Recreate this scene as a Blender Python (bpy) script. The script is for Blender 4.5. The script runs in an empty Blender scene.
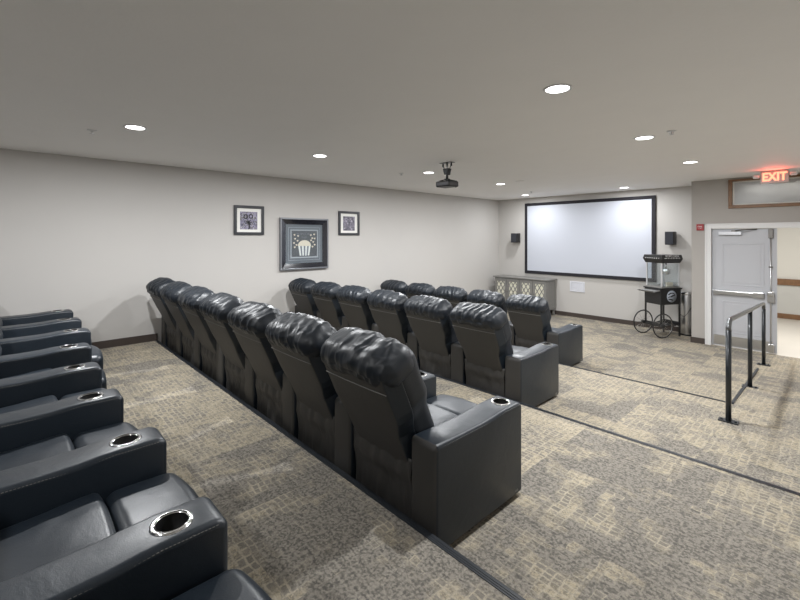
import bpy, bmesh, math, random
from mathutils import Vector, Matrix, noise
random.seed(7)
S = bpy.context.scene
COL = S.collection
PI = math.pi

# ------------------------------------------------------------------ camera, world, exposure
CAM = (0.0, 0.0, 1.951)
cd = bpy.data.cameras.new('camera'); cam = bpy.data.objects.new('camera', cd); COL.objects.link(cam)
cam.location = CAM; cam.rotation_euler = (PI/2, 0, 0.8212)
cd.sensor_width = 36; cd.lens = 417.265/800*36; cd.shift_y = -(300-236.965)/800; cd.clip_start = 0.02
S.camera = cam
S.view_settings.view_transform = 'Standard'; S.view_settings.look = 'None'
S.view_settings.gamma = 1; S.view_settings.use_curve_mapping = False
S.view_settings.exposure = 0.20
w = bpy.data.worlds.new('world'); S.world = w; w.use_nodes = True
w.node_tree.nodes['Background'].inputs[0].default_value = (0.75, 0.85, 1, 1)
w.node_tree.nodes['Background'].inputs[1].default_value = 0.3

CEIL = 2.981
T = [0.477, 0.326, 0.165, 0.0]          # tier levels, top to bottom
YC, YA, YB = 1.487, 3.619, 5.636        # tier edges
WX = -6.72; SY = 10.05; DY = 9.25; JX = -1.985; RX = 0.62; BY = -2.2
P = 0.72
LIGHTS_L = [(-4.56, 0.85), (-4.56, 2.86), (-4.57, 4.88), (-4.6, 6.95)]
LIGHTS_R = [(-1.375, 2.775), (-1.44, 4.80), (-1.48, 6.83)]
LIGHTS_W = [(-5.41, 9.24), (-3.18, 9.33)]
LAMP_W = 61.0; LAMP_R = 48.0; WASH_W = 24.0; FILL_W = 25.0

def spot_light(x, y, power, parent=None, tilt=0):
    l = bpy.data.lights.new('downlight_beam', 'AREA'); l.shape = 'DISK'; l.size = 0.09
    l.energy = power; l.spread = math.radians(180); l.color = (0.97, 0.985, 1.0)
    o = bpy.data.objects.new('downlight_beam', l); COL.objects.link(o)
    o.location = (x, y, CEIL-0.012); o.rotation_euler = (tilt, 0, 0)
    return o
for x, y in LIGHTS_L: spot_light(x, y, LAMP_W)
for x, y in LIGHTS_R: spot_light(x, y, LAMP_R)
for x, y in LIGHTS_W: spot_light(x, y, WASH_W)
LIGHTS_FILL = [(-4.56, -1.15), (-1.40, -1.15)]          # unseen fill pair, added to brighten the chair backs and top tier
for x, y in LIGHTS_FILL: spot_light(x, y, FILL_W)
def room_light(loc, rot, size, sizey, power, color, name='daylight'):
    l = bpy.data.lights.new(name, 'AREA'); l.shape = 'RECTANGLE'; l.size = size; l.size_y = sizey
    l.energy = power; l.color = color
    o = bpy.data.objects.new(name, l); COL.objects.link(o); o.location = loc; o.rotation_euler = rot
    return o
# overhead area lamp added to stand in for daylight on the corridor floor
room_light((-0.5, 10.5, 2.9), (0, 0, 0), 1.6, 1.2, 105, (1, 0.97, 0.92), 'corridor_daylight_fill')

# ------------------------------------------------------------------ materials
MATS = {}
def nodes(m): return m.node_tree.nodes, m.node_tree.links
def mat(name, color, rough=0.5, metal=0.0, spec=0.5, bump=0, bscale=200, var=0, vscale=3, emit=None, estr=0, coat=0, bdist=0.002):
    if name in MATS: return MATS[name]
    m = bpy.data.materials.new(name); m.use_nodes = True; N, L = nodes(m); b = N['Principled BSDF']
    b.inputs['Base Color'].default_value = (*color, 1); b.inputs['Roughness'].default_value = rough
    b.inputs['Metallic'].default_value = metal; b.inputs['Specular IOR Level'].default_value = spec
    b.inputs['Coat Weight'].default_value = coat
    tc = N.new('ShaderNodeTexCoord')
    if var:
        n = N.new('ShaderNodeTexNoise'); n.inputs['Scale'].default_value = vscale; n.inputs['Detail'].default_value = 5
        r = N.new('ShaderNodeMix'); r.data_type = 'RGBA'
        r.inputs[6].default_value = (*[c*(1-var) for c in color], 1); r.inputs[7].default_value = (*[min(1, c*(1+var)) for c in color], 1)
        L.new(tc.outputs['Object'], n.inputs['Vector']); L.new(n.outputs['Fac'], r.inputs[0]); L.new(r.outputs[2], b.inputs['Base Color'])
    if bump:
        n = N.new('ShaderNodeTexNoise'); n.inputs['Scale'].default_value = bscale; n.inputs['Detail'].default_value = 4
        bp = N.new('ShaderNodeBump'); bp.inputs['Strength'].default_value = bump; bp.inputs['Distance'].default_value = bdist
        L.new(tc.outputs['Object'], n.inputs['Vector']); L.new(n.outputs['Fac'], bp.inputs['Height']); L.new(bp.outputs['Normal'], b.inputs['Normal'])
    if emit:
        b.inputs['Emission Color'].default_value = (*emit, 1); b.inputs['Emission Strength'].default_value = estr
    MATS[name] = m; return m

def leather(name, color, rough, crease=0.35):
    m = bpy.data.materials.new(name); m.use_nodes = True; N, L = nodes(m); b = N['Principled BSDF']
    tc = N.new('ShaderNodeTexCoord')
    n1 = N.new('ShaderNodeTexNoise'); n1.inputs['Scale'].default_value = 9; n1.inputs['Detail'].default_value = 5; n1.inputs['Distortion'].default_value = 0.8
    n2 = N.new('ShaderNodeTexVoronoi'); n2.inputs['Scale'].default_value = 260
    n3 = N.new('ShaderNodeTexNoise'); n3.inputs['Scale'].default_value = 3; n3.inputs['Detail'].default_value = 3
    for n in (n1, n2, n3): L.new(tc.outputs['Object'], n.inputs['Vector'])
    b1 = N.new('ShaderNodeBump'); b1.inputs['Strength'].default_value = crease; b1.inputs['Distance'].default_value = 0.012
    b2 = N.new('ShaderNodeBump'); b2.inputs['Strength'].default_value = 0.15; b2.inputs['Distance'].default_value = 0.001
    L.new(n1.outputs['Fac'], b1.inputs['Height']); L.new(n2.outputs['Distance'], b2.inputs['Height'])
    L.new(b1.outputs['Normal'], b2.inputs['Normal']); L.new(b2.outputs['Normal'], b.inputs['Normal'])
    mr = N.new('ShaderNodeMapRange'); mr.inputs[3].default_value = rough-0.07; mr.inputs[4].default_value = rough+0.09
    L.new(n3.outputs['Fac'], mr.inputs[0]); L.new(mr.outputs[0], b.inputs['Roughness'])
    b.inputs['Base Color'].default_value = (*color, 1); b.inputs['Specular IOR Level'].default_value = 0.5
    MATS[name] = m; return m
LEA = leather('black leather', (0.013, 0.019, 0.027), 0.37, 0.15)
LEAW = leather('soft black leather', (0.011, 0.015, 0.021), 0.42, 0.15)
LEAB = leather('black vinyl back', (0.040, 0.038, 0.036), 0.52, 0.1)
STITCH = mat('grey thread', (0.20, 0.195, 0.185), 0.8)
CHROME = mat('chrome', (0.78, 0.78, 0.78), 0.16, 1.0)
STEEL = mat('brushed steel', (0.62, 0.62, 0.62), 0.30, 1.0, bump=0.1, bscale=120)
BLACK = mat('black plastic', (0.012, 0.012, 0.013), 0.45)
DARKIN = mat('dark cup lining', (0.01, 0.01, 0.01), 0.5)
BMETAL = mat('black painted metal', (0.015, 0.018, 0.022), 0.32, 0.2, coat=0.3)
WALLP = mat('greige wall paint', (0.505, 0.487, 0.465), 0.75, bump=0.12, bscale=350, var=0.015)
WALLD = mat('taupe wall paint', (0.40, 0.378, 0.355), 0.75, bump=0.12, bscale=350, var=0.015)
CEILP = mat('ceiling paint', (0.86, 0.845, 0.825), 0.7, bump=0.35, bscale=26, var=0.02, bdist=0.003)
BASEB = mat('dark brown vinyl base', (0.055, 0.042, 0.036), 0.5)
WHITE = mat('white paint', (0.72, 0.72, 0.72), 0.4)
DOORP = mat('door grey paint', (0.49, 0.50, 0.53), 0.4, var=0.02)
PAPER = mat('white mat board', (0.80, 0.79, 0.75), 0.8)
WOOD = mat('brown oak', (0.20, 0.105, 0.05), 0.45, var=0.35, vscale=14)
RUBBER = mat('black rubber nosing', (0.014, 0.017, 0.022), 0.42)
SCREENM = mat('projection screen fabric', (0.52, 0.545, 0.61), 0.55)
GREYW = mat('grey painted wood', (0.21, 0.205, 0.195), 0.5, var=0.2, vscale=20)
LAMPM = mat('lamp lens', (1, 1, 1), 0.5, emit=(1, 0.99, 0.97), estr=9)

def carpet():
    m = bpy.data.materials.new('patterned carpet'); m.use_nodes = True; N, L = nodes(m); b = N['Principled BSDF']
    def nd(t, **k):
        n = N.new(t)
        for a, v in k.items(): setattr(n, a, v)
        return n
    def math_(op, a, b_=None, c=None):
        n = nd('ShaderNodeMath', operation=op)
        for i, v in enumerate((a, b_, c)):
            if v is None: continue
            if isinstance(v, (int, float)): n.inputs[i].default_value = v
            else: L.new(v, n.inputs[i])
        return n.outputs[0]
    def vmath(op, a, b_=None):
        n = nd('ShaderNodeVectorMath', operation=op)
        for i, v in enumerate((a, b_)):
            if v is None: continue
            if isinstance(v, (tuple, list)): n.inputs[i].default_value = v
            else: L.new(v, n.inputs[i])
        return n.outputs[0]
    def ramp(v, a, b_, lo=0, hi=1):
        n = nd('ShaderNodeMapRange'); n.clamp = True
        L.new(v, n.inputs[0]); n.inputs[1].default_value = a; n.inputs[2].default_value = b_
        n.inputs[3].default_value = lo; n.inputs[4].default_value = hi
        return n.outputs[0]
    def mix(f, a, b_):
        n = nd('ShaderNodeMix', data_type='RGBA')
        if isinstance(f, (int, float)): n.inputs[0].default_value = f
        else: L.new(f, n.inputs[0])
        for i, v in ((6, a), (7, b_)):
            if isinstance(v, tuple): n.inputs[i].default_value = (*v, 1)
            else: L.new(v, n.inputs[i])
        return n.outputs[2]
    def nz(vec, scale, detail=3, dist=0):
        n = nd('ShaderNodeTexNoise'); n.inputs['Scale'].default_value = scale; n.inputs['Detail'].default_value = detail
        n.inputs['Distortion'].default_value = dist; L.new(vec, n.inputs['Vector']); return n.outputs['Fac']
    geo = nd('ShaderNodeTexCoord').outputs['Object']
    TS = 0.69
    p = vmath('ADD', geo, (0.83+TS*20, -2.2+TS*20, 0))
    q = vmath('SCALE', p); N[-1].inputs['Scale'].default_value = 1/TS
    tid = vmath('FLOOR', q)
    wn = nd('ShaderNodeTexWhiteNoise', noise_dimensions='2D'); L.new(tid, wn.inputs['Vector']); rnd = wn.outputs['Value']
    fr = vmath('FRACTION', q)
    # soft patches whose edges break up into small woven rectangles
    wob = nd('ShaderNodeTexNoise'); wob.inputs['Scale'].default_value = 9; wob.inputs['Detail'].default_value = 3; L.new(p, wob.inputs['Vector'])
    wv_ = vmath('SCALE', vmath('SUBTRACT', wob.outputs['Color'], (0.5, 0.5, 0.5))); N[-1].inputs['Scale'].default_value = 0.05
    pw = vmath('ADD', p, wv_)
    snap = nd('ShaderNodeVectorMath', operation='SNAP'); L.new(pw, snap.inputs[0]); snap.inputs[1].default_value = (0.052, 0.036, 1)
    jit = vmath('MULTIPLY', vmath('ADD', tid, (3, 7, 0)), (3.7, 5.1, 0))
    pj_ = vmath('ADD', p, jit); sj = vmath('ADD', snap.outputs[0], jit)
    cell = nd('ShaderNodeTexWhiteNoise', noise_dimensions='2D'); L.new(snap.outputs[0], cell.inputs['Vector']); cellv = cell.outputs['Value']
    soft = nz(pj_, 2.6, 3, 0.6); mid_ = nz(sj, 9, 2)
    pv = math_('ADD', math_('ADD', soft, math_('MULTIPLY', math_('SUBTRACT', mid_, 0.5), 0.42)), math_('ADD', math_('MULTIPLY', math_('SUBTRACT', cellv, 0.5), 0.10), math_('MULTIPLY', math_('SUBTRACT', rnd, 0.5), 0.22)))
    patch = ramp(pv, 0.40, 0.53)
    br = nd('ShaderNodeTexBrick'); L.new(pw, br.inputs['Vector']); br.inputs['Scale'].default_value = 1; br.offset = 0
    br.inputs['Brick Width'].default_value = 0.052; br.inputs['Row Height'].default_value = 0.036; br.inputs['Mortar Size'].default_value = 0.007
    br.inputs['Mortar Smooth'].default_value = 0.6
    brm = br.outputs['Fac']
    wv = nd('ShaderNodeTexWave', wave_type='RINGS'); L.new(pj_, wv.inputs['Vector'])
    wv.inputs['Scale'].default_value = 11; wv.inputs['Distortion'].default_value = 14; wv.inputs['Detail'].default_value = 2.5; wv.inputs['Detail Scale'].default_value = 0.35; wv.inputs['Detail Roughness'].default_value = 0.4
    rip = wv.outputs['Fac']
    vo = nd('ShaderNodeTexVoronoi'); L.new(p, vo.inputs['Vector']); vo.inputs['Scale'].default_value = 27; vo.inputs['Randomness'].default_value = 0.85
    loop = vo.outputs['Distance']
    fine = nz(p, 160, 3)
    big = nz(p, 1.2, 3, 0.5)
    grey = mix(rnd, (0.255, 0.232, 0.200), (0.35, 0.315, 0.26))
    beige = mix(big, (0.46, 0.395, 0.280), (0.39, 0.34, 0.255))
    dark = (0.095, 0.089, 0.080)
    f1 = mix(math_('MULTIPLY', math_('MULTIPLY', ramp(loop, 0.2, 0.45), ramp(nz(p, 75, 2), 0.42, 0.56)), 0.9), grey, dark)
    f2 = mix(math_('MULTIPLY', ramp(rip, 0.4, 0.8), 0.13), f1, (0.42, 0.385, 0.32))
    bsel = math_('MULTIPLY', math_('MULTIPLY', ramp(cellv, 0.42, 0.50), math_('SUBTRACT', 1, brm)), ramp(nz(pj_, 4, 2), 0.40, 0.52))
    g0 = mix(math_('MULTIPLY', math_('MULTIPLY', ramp(loop, 0.3, 0.6), ramp(nz(p, 90, 2), 0.42, 0.56)), 0.6), beige, dark)
    g1 = mix(math_('MULTIPLY', bsel, 0.85), g0, mix(cellv, (0.12, 0.11, 0.098), (0.24, 0.22, 0.19)))
    c1 = mix(patch, f2, g1)
    c2 = mix(ramp(fine, 0.40, 0.65, 0, 0.42), c1, dark)
    c3 = mix(math_('MULTIPLY', math_('MULTIPLY', brm, 0.34), ramp(patch, 0, 1, 0.25, 1)), c2, (0.45, 0.41, 0.34))
    # tile seams
    sx = nd('ShaderNodeSeparateXYZ'); L.new(fr, sx.inputs[0])
    ex = math_('MINIMUM', math_('MINIMUM', sx.outputs[0], math_('SUBTRACT', 1, sx.outputs[0])), math_('MINIMUM', sx.outputs[1], math_('SUBTRACT', 1, sx.outputs[1])))
    c4 = mix(ramp(ex, 0.002, 0.007, 0.35, 0), c3, (0.12, 0.11, 0.10))
    L.new(c4, b.inputs['Base Color']); b.inputs['Roughness'].default_value = 0.95; b.inputs['Specular IOR Level'].default_value = 0.15
    bp = nd('ShaderNodeBump'); bp.inputs['Strength'].default_value = 0.5; bp.inputs['Distance'].default_value = 0.004
    L.new(math_('ADD', math_('MULTIPLY', loop, -0.8), math_('MULTIPLY', rip, 0.15)), bp.inputs['Height']); L.new(bp.outputs['Normal'], b.inputs['Normal'])
    return m
CARPET = carpet()

# ------------------------------------------------------------------ mesh helpers
def bx(bm, x0, x1, y0, y1, z0, z1, mi=0, M=None):
    vs = [bm.verts.new(Vector(c) if M is None else M @ Vector(c)) for c in
          [(x0,y0,z0),(x1,y0,z0),(x1,y1,z0),(x0,y1,z0),(x0,y0,z1),(x1,y0,z1),(x1,y1,z1),(x0,y1,z1)]]
    for f in [(0,3,2,1),(4,5,6,7),(0,1,5,4),(1,2,6,5),(2,3,7,6),(3,0,4,7)]:
        bm.faces.new([vs[i] for i in f]).material_index = mi
def BM(*boxes):
    bm = bmesh.new()
    for b in boxes: bx(bm, *b)
    return bm
def tube(bm, pts, r, seg=10, mi=0, cap=True, closed=False):
    pts = [Vector(p) for p in pts]; n = len(pts); rings = []
    up = Vector((0, 0, 1))
    for i, p in enumerate(pts):
        if closed: d = (pts[(i+1) % n]-pts[i-1]).normalized()
        else: d = (pts[min(i+1, n-1)]-pts[max(i-1, 0)]).normalized()
        a = up if abs(d.dot(up)) < 0.95 else Vector((1, 0, 0))
        if rings: a = lastv
        u = (a - d*a.dot(d)).normalized(); v = d.cross(u); lastv = u
        rr = r[i] if isinstance(r, (list, tuple)) else r
        rings.append([bm.verts.new(p+u*rr*math.cos(t)+v*rr*math.sin(t)) for t in [2*PI*k/seg for k in range(seg)]])
    rng = range(n if closed else n-1)
    for i in rng:
        A, B = rings[i], rings[(i+1) % n]
        for k in range(seg):
            f = bm.faces.new([A[k], A[(k+1) % seg], B[(k+1) % seg], B[k]]); f.material_index = mi; f.smooth = True
    if cap and not closed:
        bm.faces.new(rings[0][::-1]).material_index = mi; bm.faces.new(rings[-1]).material_index = mi
def lathe(bm, prof, seg=28, M=None, mi=0, cap=True):
    rings = []
    for r, z in prof:
        rings.append([bm.verts.new((M or Matrix()) @ Vector((r*math.cos(2*PI*k/seg), r*math.sin(2*PI*k/seg), z))) for k in range(seg)])
    for A, B in zip(rings, rings[1:]):
        for k in range(seg):
            f = bm.faces.new([A[k], A[(k+1) % seg], B[(k+1) % seg], B[k]]); f.material_index = mi; f.smooth = True
    if cap:
        bm.faces.new(rings[0][::-1]).material_index = mi; bm.faces.new(rings[-1]).material_index = mi
def prism(bm, poly, axis, a, b, mi=0, M=None):
    """poly of 2-D points; axis 0: (y,z) extruded along x, 1: (x,z) along y, 2: (x,y) along z"""
    def mk(p, t):
        v = Vector((t, p[0], p[1])) if axis == 0 else Vector((p[0], t, p[1])) if axis == 1 else Vector((p[0], p[1], t))
        return bm.verts.new(M @ v if M is not None else v)
    A = [mk(p, a) for p in poly]; B = [mk(p, b) for p in poly]; n = len(poly)
    fs = [bm.faces.new(A[::-1]), bm.faces.new(B)] + [bm.faces.new([A[i], A[(i+1) % n], B[(i+1) % n], B[i]]) for i in range(n)]
    for f in fs: f.material_index = mi
def axis_pts(h, r, na, nf):
    out = [-(h-r)-r*math.tan(PI/4*(1-i/na)) for i in range(na)]
    L = h-r
    out += [-L+2*L*i/nf for i in range(nf+1)]
    out += [L+r*math.tan(PI/4*(i+1)/na) for i in range(na)]
    return out
def rbox(bm, c, size, r, na=4, nf=(6, 6, 6), deform=None, mi=0, M=None):
    """rounded box; deform(p, q) gets the point relative to the centre and its -1..1 coordinates"""
    h = [s/2 for s in size]; r = min(r, *[x*0.999 for x in h])
    ax = [axis_pts(h[i], r, na, nf[i]) for i in range(3)]
    cache = {}
    def V(i, j, k):
        key = (i, j, k)
        if key in cache: return cache[key]
        p = [ax[0][i], ax[1][j], ax[2][k]]
        inn = [max(-(h[n]-r), min(h[n]-r, p[n])) for n in range(3)]
        d = Vector([p[n]-inn[n] for n in range(3)])
        if d.length > 1e-9: d = d.normalized()*r
        pt = Vector(inn)+d
        if deform: pt = deform(pt, Vector((pt.x/h[0], pt.y/h[1], pt.z/h[2])))
        pt = pt + Vector(c)
        if M is not None: pt = M @ pt
        cache[key] = bm.verts.new(pt); return cache[key]
    nx, ny, nz = [len(a)-1 for a in ax]
    F = []
    for i in range(nx):
        for j in range(ny):
            F.append((V(i,j,nz), V(i+1,j,nz), V(i+1,j+1,nz), V(i,j+1,nz))); F.append((V(i,j,0), V(i,j+1,0), V(i+1,j+1,0), V(i+1,j,0)))
    for i in range(nx):
        for k in range(nz):
            F.append((V(i,0,k), V(i+1,0,k), V(i+1,0,k+1), V(i,0,k+1))); F.append((V(i,ny,k), V(i,ny,k+1), V(i+1,ny,k+1), V(i+1,ny,k)))
    for j in range(ny):
        for k in range(nz):
            F.append((V(0,j,k), V(0,j,k+1), V(0,j+1,k+1), V(0,j+1,k))); F.append((V(nx,j,k), V(nx,j+1,k), V(nx,j+1,k+1), V(nx,j,k+1)))
    for f in F:
        g = bm.faces.new(f); g.smooth = True; g.material_index = mi
def obj(name, bm, m, parent=None, smooth=None, bevel=0, seg=2):
    me = bpy.data.meshes.new(name)
    bmesh.ops.recalc_face_normals(bm, faces=bm.faces[:])
    if smooth is not None:
        for f in bm.faces: f.smooth = smooth
    bm.to_mesh(me); bm.free()
    for x in (m if isinstance(m, (list, tuple)) else [m]): me.materials.append(x)
    o = bpy.data.objects.new(name, me); COL.objects.link(o)
    if parent is not None: o.parent = parent
    if bevel:
        b = o.modifiers.new('bevel', 'BEVEL'); b.width = bevel; b.segments = seg; b.limit_method = 'ANGLE'
    return o
def bake(o):
    dg = bpy.context.evaluated_depsgraph_get(); dg.update()
    me = bpy.data.meshes.new_from_object(o.evaluated_get(dg)); o.modifiers.clear(); o.data = me
def tag(o, label=None, cat=None, group=None, kind=None):
    if label: o['label'] = label
    if cat: o['category'] = cat
    if group: o['group'] = group
    if kind: o['kind'] = kind
    return o
def thing(name, loc, label, cat, group=None, rz=0):
    o = bpy.data.objects.new(name, None); COL.objects.link(o); o.location = loc; o.rotation_euler = (0, 0, rz)
    o.empty_display_size = 0.1
    return tag(o, label, cat, group)
def struct(name, bm, m, label=None, **k):
    o = obj(name, bm, m, **k); o['kind'] = 'structure'
    if label: o['label'] = label
    return o
def text_mesh(s, size, M, m, name, parent, ext=0.002, sx=1.0, bold=0):
    c = bpy.data.curves.new('t', 'FONT'); c.body = s; c.size = size; c.extrude = ext; c.align_x = 'CENTER'; c.align_y = 'CENTER'; c.offset = bold
    o = bpy.data.objects.new('t', c); COL.objects.link(o)
    dg = bpy.context.evaluated_depsgraph_get(); dg.update()
    me = bpy.data.meshes.new_from_object(o.evaluated_get(dg)); bpy.data.objects.remove(o)
    me.transform(M @ Matrix.Diagonal((sx, 1, 1, 1))); me.materials.clear(); me.materials.append(m)
    r = bpy.data.objects.new(name, me); COL.objects.link(r); r.parent = parent; return r
FACE_CAM = Matrix.Rotation(PI/2, 4, 'X')            # text standing up, read from -y

# ------------------------------------------------------------------ the room
NOS = 0.036
def slab(x0, x1, y0, y1, z, lab): return struct('floor', BM((x0, x1, y0, y1, z-0.12 if z else -0.12, z)), CARPET, lab)
slab(WX, RX, YB+NOS, DY+0.02, 0.0, 'lowest carpeted floor level in front of the screen')
struct('floor', BM((WX, JX+0.04, DY+0.02, SY, -0.12, 0)), CARPET, 'carpeted floor strip under the screen')
struct('floor', BM((WX, RX, BY, YC+NOS, 0.0, T[0])), CARPET, 'top carpeted seating tier nearest the camera')
struct('floor', BM((WX, RX, YC+NOS, YA+NOS, 0.0, T[1])), CARPET, 'second carpeted seating tier')
struct('floor', BM((WX, RX, YA+NOS, YB+NOS, 0.0, T[2])), CARPET, 'third carpeted seating tier')
bm = bmesh.new(); prism(bm, [(YB+NOS, 0.0), (YB+NOS, T[2]), (7.75, 0.004), (7.75, 0.0)], 0, -0.836, RX)
for v in bm.verts:
    if v.co.x < 0: v.co.x -= 0.026*(v.co.y-YB)
struct('floor', bm, CARPET, 'carpeted ramp beside the handrail')
bm = bmesh.new(); prism(bm, [(YB+NOS, 0.0), (YB+NOS, T[2]+0.006), (8.1, 0.006), (8.1, 0.0)], 0, -0.862, -0.8355)
for v in bm.verts: v.co.x -= 0.026*(v.co.y-YB)
struct('trim_4', bm, RUBBER, 'black edge trim of the ramp')
def nosing(n, y, z, x1, lab):
    bm = bmesh.new()
    prism(bm, [(y, z-0.004), (y, z+0.003), (y+NOS+0.004, z+0.003), (y+NOS+0.008, z-0.002), (y+NOS+0.008, z-0.045), (y+NOS+0.001, z-0.045), (y+NOS+0.001, z-0.004)], 0, WX+0.02, x1)
    bx(bm, WX+0.02, x1, y+0.010, y+0.014, z+0.003, z+0.0045)
    bx(bm, WX+0.02, x1, y+0.022, y+0.026, z+0.003, z+0.0045)
    return struct('trim_%d' % n, bm, RUBBER, lab)
nosing(1, YC, T[0], RX, 'black nosing strip on the top tier edge')
nosing(2, YA, T[1], RX, 'black nosing strip on the second tier edge')
nosing(3, YB, T[2], -0.835, 'black nosing strip on the third tier edge')
struct('ceiling', BM((WX-0.1, RX+0.1, BY-0.1, SY+0.1, CEIL, CEIL+0.1)), CEILP, 'smooth taupe ceiling')
struct('wall_left', BM((WX-0.12, WX, BY-0.1, SY+0.1, -0.1, CEIL)), WALLP)
struct('wall_front', BM((WX, JX+0.12, SY, SY+0.12, -0.1, CEIL)), WALLP, 'wall behind the projection screen')
struct('wall_back', BM((WX, RX, BY-0.12, BY, 0.3, CEIL)), WALLP)
struct('wall_right', BM((RX, RX+0.12, BY-0.1, DY+0.12, -0.1, CEIL)), WALLP)
# wall with the double door: jog side, left pier, header pieces round the transom window
DX0, DX1, DH = -1.685, 0.08, 2.10
TX0, TX1, TZ0, TZ1 = -1.44, -0.14, 2.45, 2.955
bm = BM((JX, JX+0.12, DY+0.12, SY, 0, CEIL), (JX, DX0-0.02, DY, DY+0.12, 0, CEIL), (DX1+0.02, RX, DY, DY+0.12, 0, CEIL),
        (DX0-0.02, DX1+0.02, DY, DY+0.12, DH+0.02, TZ0), (DX0-0.02, TX0, DY, DY+0.12, TZ0, CEIL), (TX1, DX1+0.02, DY, DY+0.12, TZ0, CEIL),
        (TX0, TX1, DY, DY+0.12, TZ1, CEIL))
struct('wall_door', bm, WALLD, 'taupe wall holding the double door')
# baseboards
def base(n, b, lab=None): return struct(n, BM(b), BASEB, lab)
base('baseboard_left', (WX, WX+0.014, BY, YC+NOS, T[0], T[0]+0.10))
base('baseboard_left', (WX, WX+0.014, YC+NOS, YA+NOS, T[1], T[1]+0.10))
base('baseboard_left', (WX, WX+0.014, YA+NOS, YB+NOS, T[2], T[2]+0.10))
base('baseboard_left', (WX, WX+0.014, YB+NOS, SY, 0, 0.10))
base('baseboard_front', (WX+0.014, JX, SY-0.014, SY, 0, 0.10))
base('baseboard_door', (JX-0.014, DX0-0.085, DY-0.014, DY, 0, 0.10))
base('baseboard_door', (JX-0.014, JX, DY, SY-0.014, 0, 0.10))
base('baseboard_right', (RX-0.014, RX, BY, YC+NOS, T[0], T[0]+0.10))
# door frame
bm = BM((DX0-0.085, DX0, DY-0.018, DY+0.14, 0, DH+0.085), (DX1, DX1+0.085, DY-0.018, DY+0.14, 0, DH+0.085),
        (DX0, DX1, DY-0.018, DY+0.14, DH, DH+0.085), (DX0, DX0+0.015, DY+0.08, DY+0.11, 0, DH), (DX0-0.09, DX0-0.07, DY-0.028, DY-0.018, 0, DH+0.09),
        (DX0-0.09, DX1+0.09, DY-0.028, DY-0.018, DH+0.07, DH+0.09))
struct('door_frame', bm, WHITE, 'white frame round the double doorway', bevel=0.003)

# door leaf (closed, left) ------------------------------------------------
def recessed(bm, x0, x1, z0, z1, y):    # panel mouldings
    for a in ((x0, x1, z0, z0+0.018), (x0, x1, z1-0.018, z1)): bx(bm, a[0], a[1], y-0.006, y, a[2], a[3])
    for a in ((x0, x0+0.018), (x1-0.018, x1)): bx(bm, a[0], a[1], y-0.006, y, z0+0.018, z1-0.018)
    bx(bm, x0+0.05, x1-0.05, y-0.004, y, z0+0.05, z1-0.05)
LX0, LX1 = DX0+0.008, -0.805
LY = DY+0.035
door = thing('door_1', ((LX0+LX1)/2, LY, 0), 'closed pale grey left leaf of the double door', 'door'); door['kind'] = 'structure'
del door['category']
def dpart(name, bm, m, lab=None, **k):
    for v in bm.verts: v.co -= Vector(((LX0+LX1)/2, LY, 0))
    o = obj(name, bm, m, door, **k)
    if lab: o['label'] = lab
    return o
bm = BM((LX0, LX1, LY, LY+0.045, 0.012, DH-0.006)); recessed(bm, LX0+0.14, LX1-0.16, 1.10, 1.84, LY); recessed(bm, LX0+0.14, LX1-0.16, 0.26, 0.82, LY)
dpart('door_leaf', bm, DOORP, bevel=0.002)
dpart('kick_plate', BM((LX0+0.02, LX1-0.05, LY-0.003, LY, 0.03, 0.20)), STEEL, 'brushed steel kick plate')
bm = BM((LX0+0.02, LX1-0.16, LY-0.055, LY-0.008, 0.93, 1.0), (LX0+0.03, LX0+0.10, LY-0.06, LY, 0.925, 1.005), (LX1-0.30, LX1-0.16, LY-0.058, LY, 0.92, 1.01))
dpart('panic_bar', bm, STEEL, 'steel push bar across the door', bevel=0.008)
bm = bmesh.new(); tube(bm, [(LX1-0.075, LY-0.03, 0.10), (LX1-0.075, LY-0.03, 2.05)], 0.009)
dpart('vertical_rod', bm, STEEL)
bm = BM((LX1-0.12, LX1-0.03, LY-0.055, LY, 0.86, 1.02), (LX1-0.115, LX1-0.035, LY-0.045, LY, 0.03, 0.16)); rbox(bm, (LX1-0.075, LY-0.05, 1.0), (0.09, 0.05, 0.09), 0.03)
dpart('rod_latch_case', bm, STEEL, bevel=0.004)
dpart('top_latch', BM((LX1-0.105, LX1-0.045, LY-0.045, LY, 1.93, 2.085)), mat('dark steel', (0.18, 0.17, 0.16), 0.4, 1.0), bevel=0.004)
dpart('rod_guide', BM((LX1-0.10, LX1-0.05, LY-0.04, LY, 1.44, 1.46)), MATS['dark steel'])
dpart('door_closer', BM((LX0+0.10, LX0+0.42, LY-0.06, LY, 1.985, 2.045)), mat('pale aluminium', (0.66, 0.67, 0.70), 0.35, 0.6), 'silver door closer body', bevel=0.004)
bm = bmesh.new(); tube(bm, [(LX0+0.30, LY-0.035, 2.055), (LX0+0.46, LY-0.10, 2.075), (LX0+0.62, LY-0.02, 2.085)], 0.010, 8); bx(bm, LX0+0.28, LX0+0.34, LY-0.06, LY-0.02, 2.045, 2.07)
dpart('closer_arm', bm, MATS['dark steel'])

# open right leaf, swung into the corridor against its wall (outside the frame); its top pivot shows
struct('door_2', BM((DX1-0.05, DX1-0.006, DY+0.12, DY+1.0, 0.012, DH-0.006)), DOORP, 'open right leaf of the double door swung into the corridor')
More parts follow.
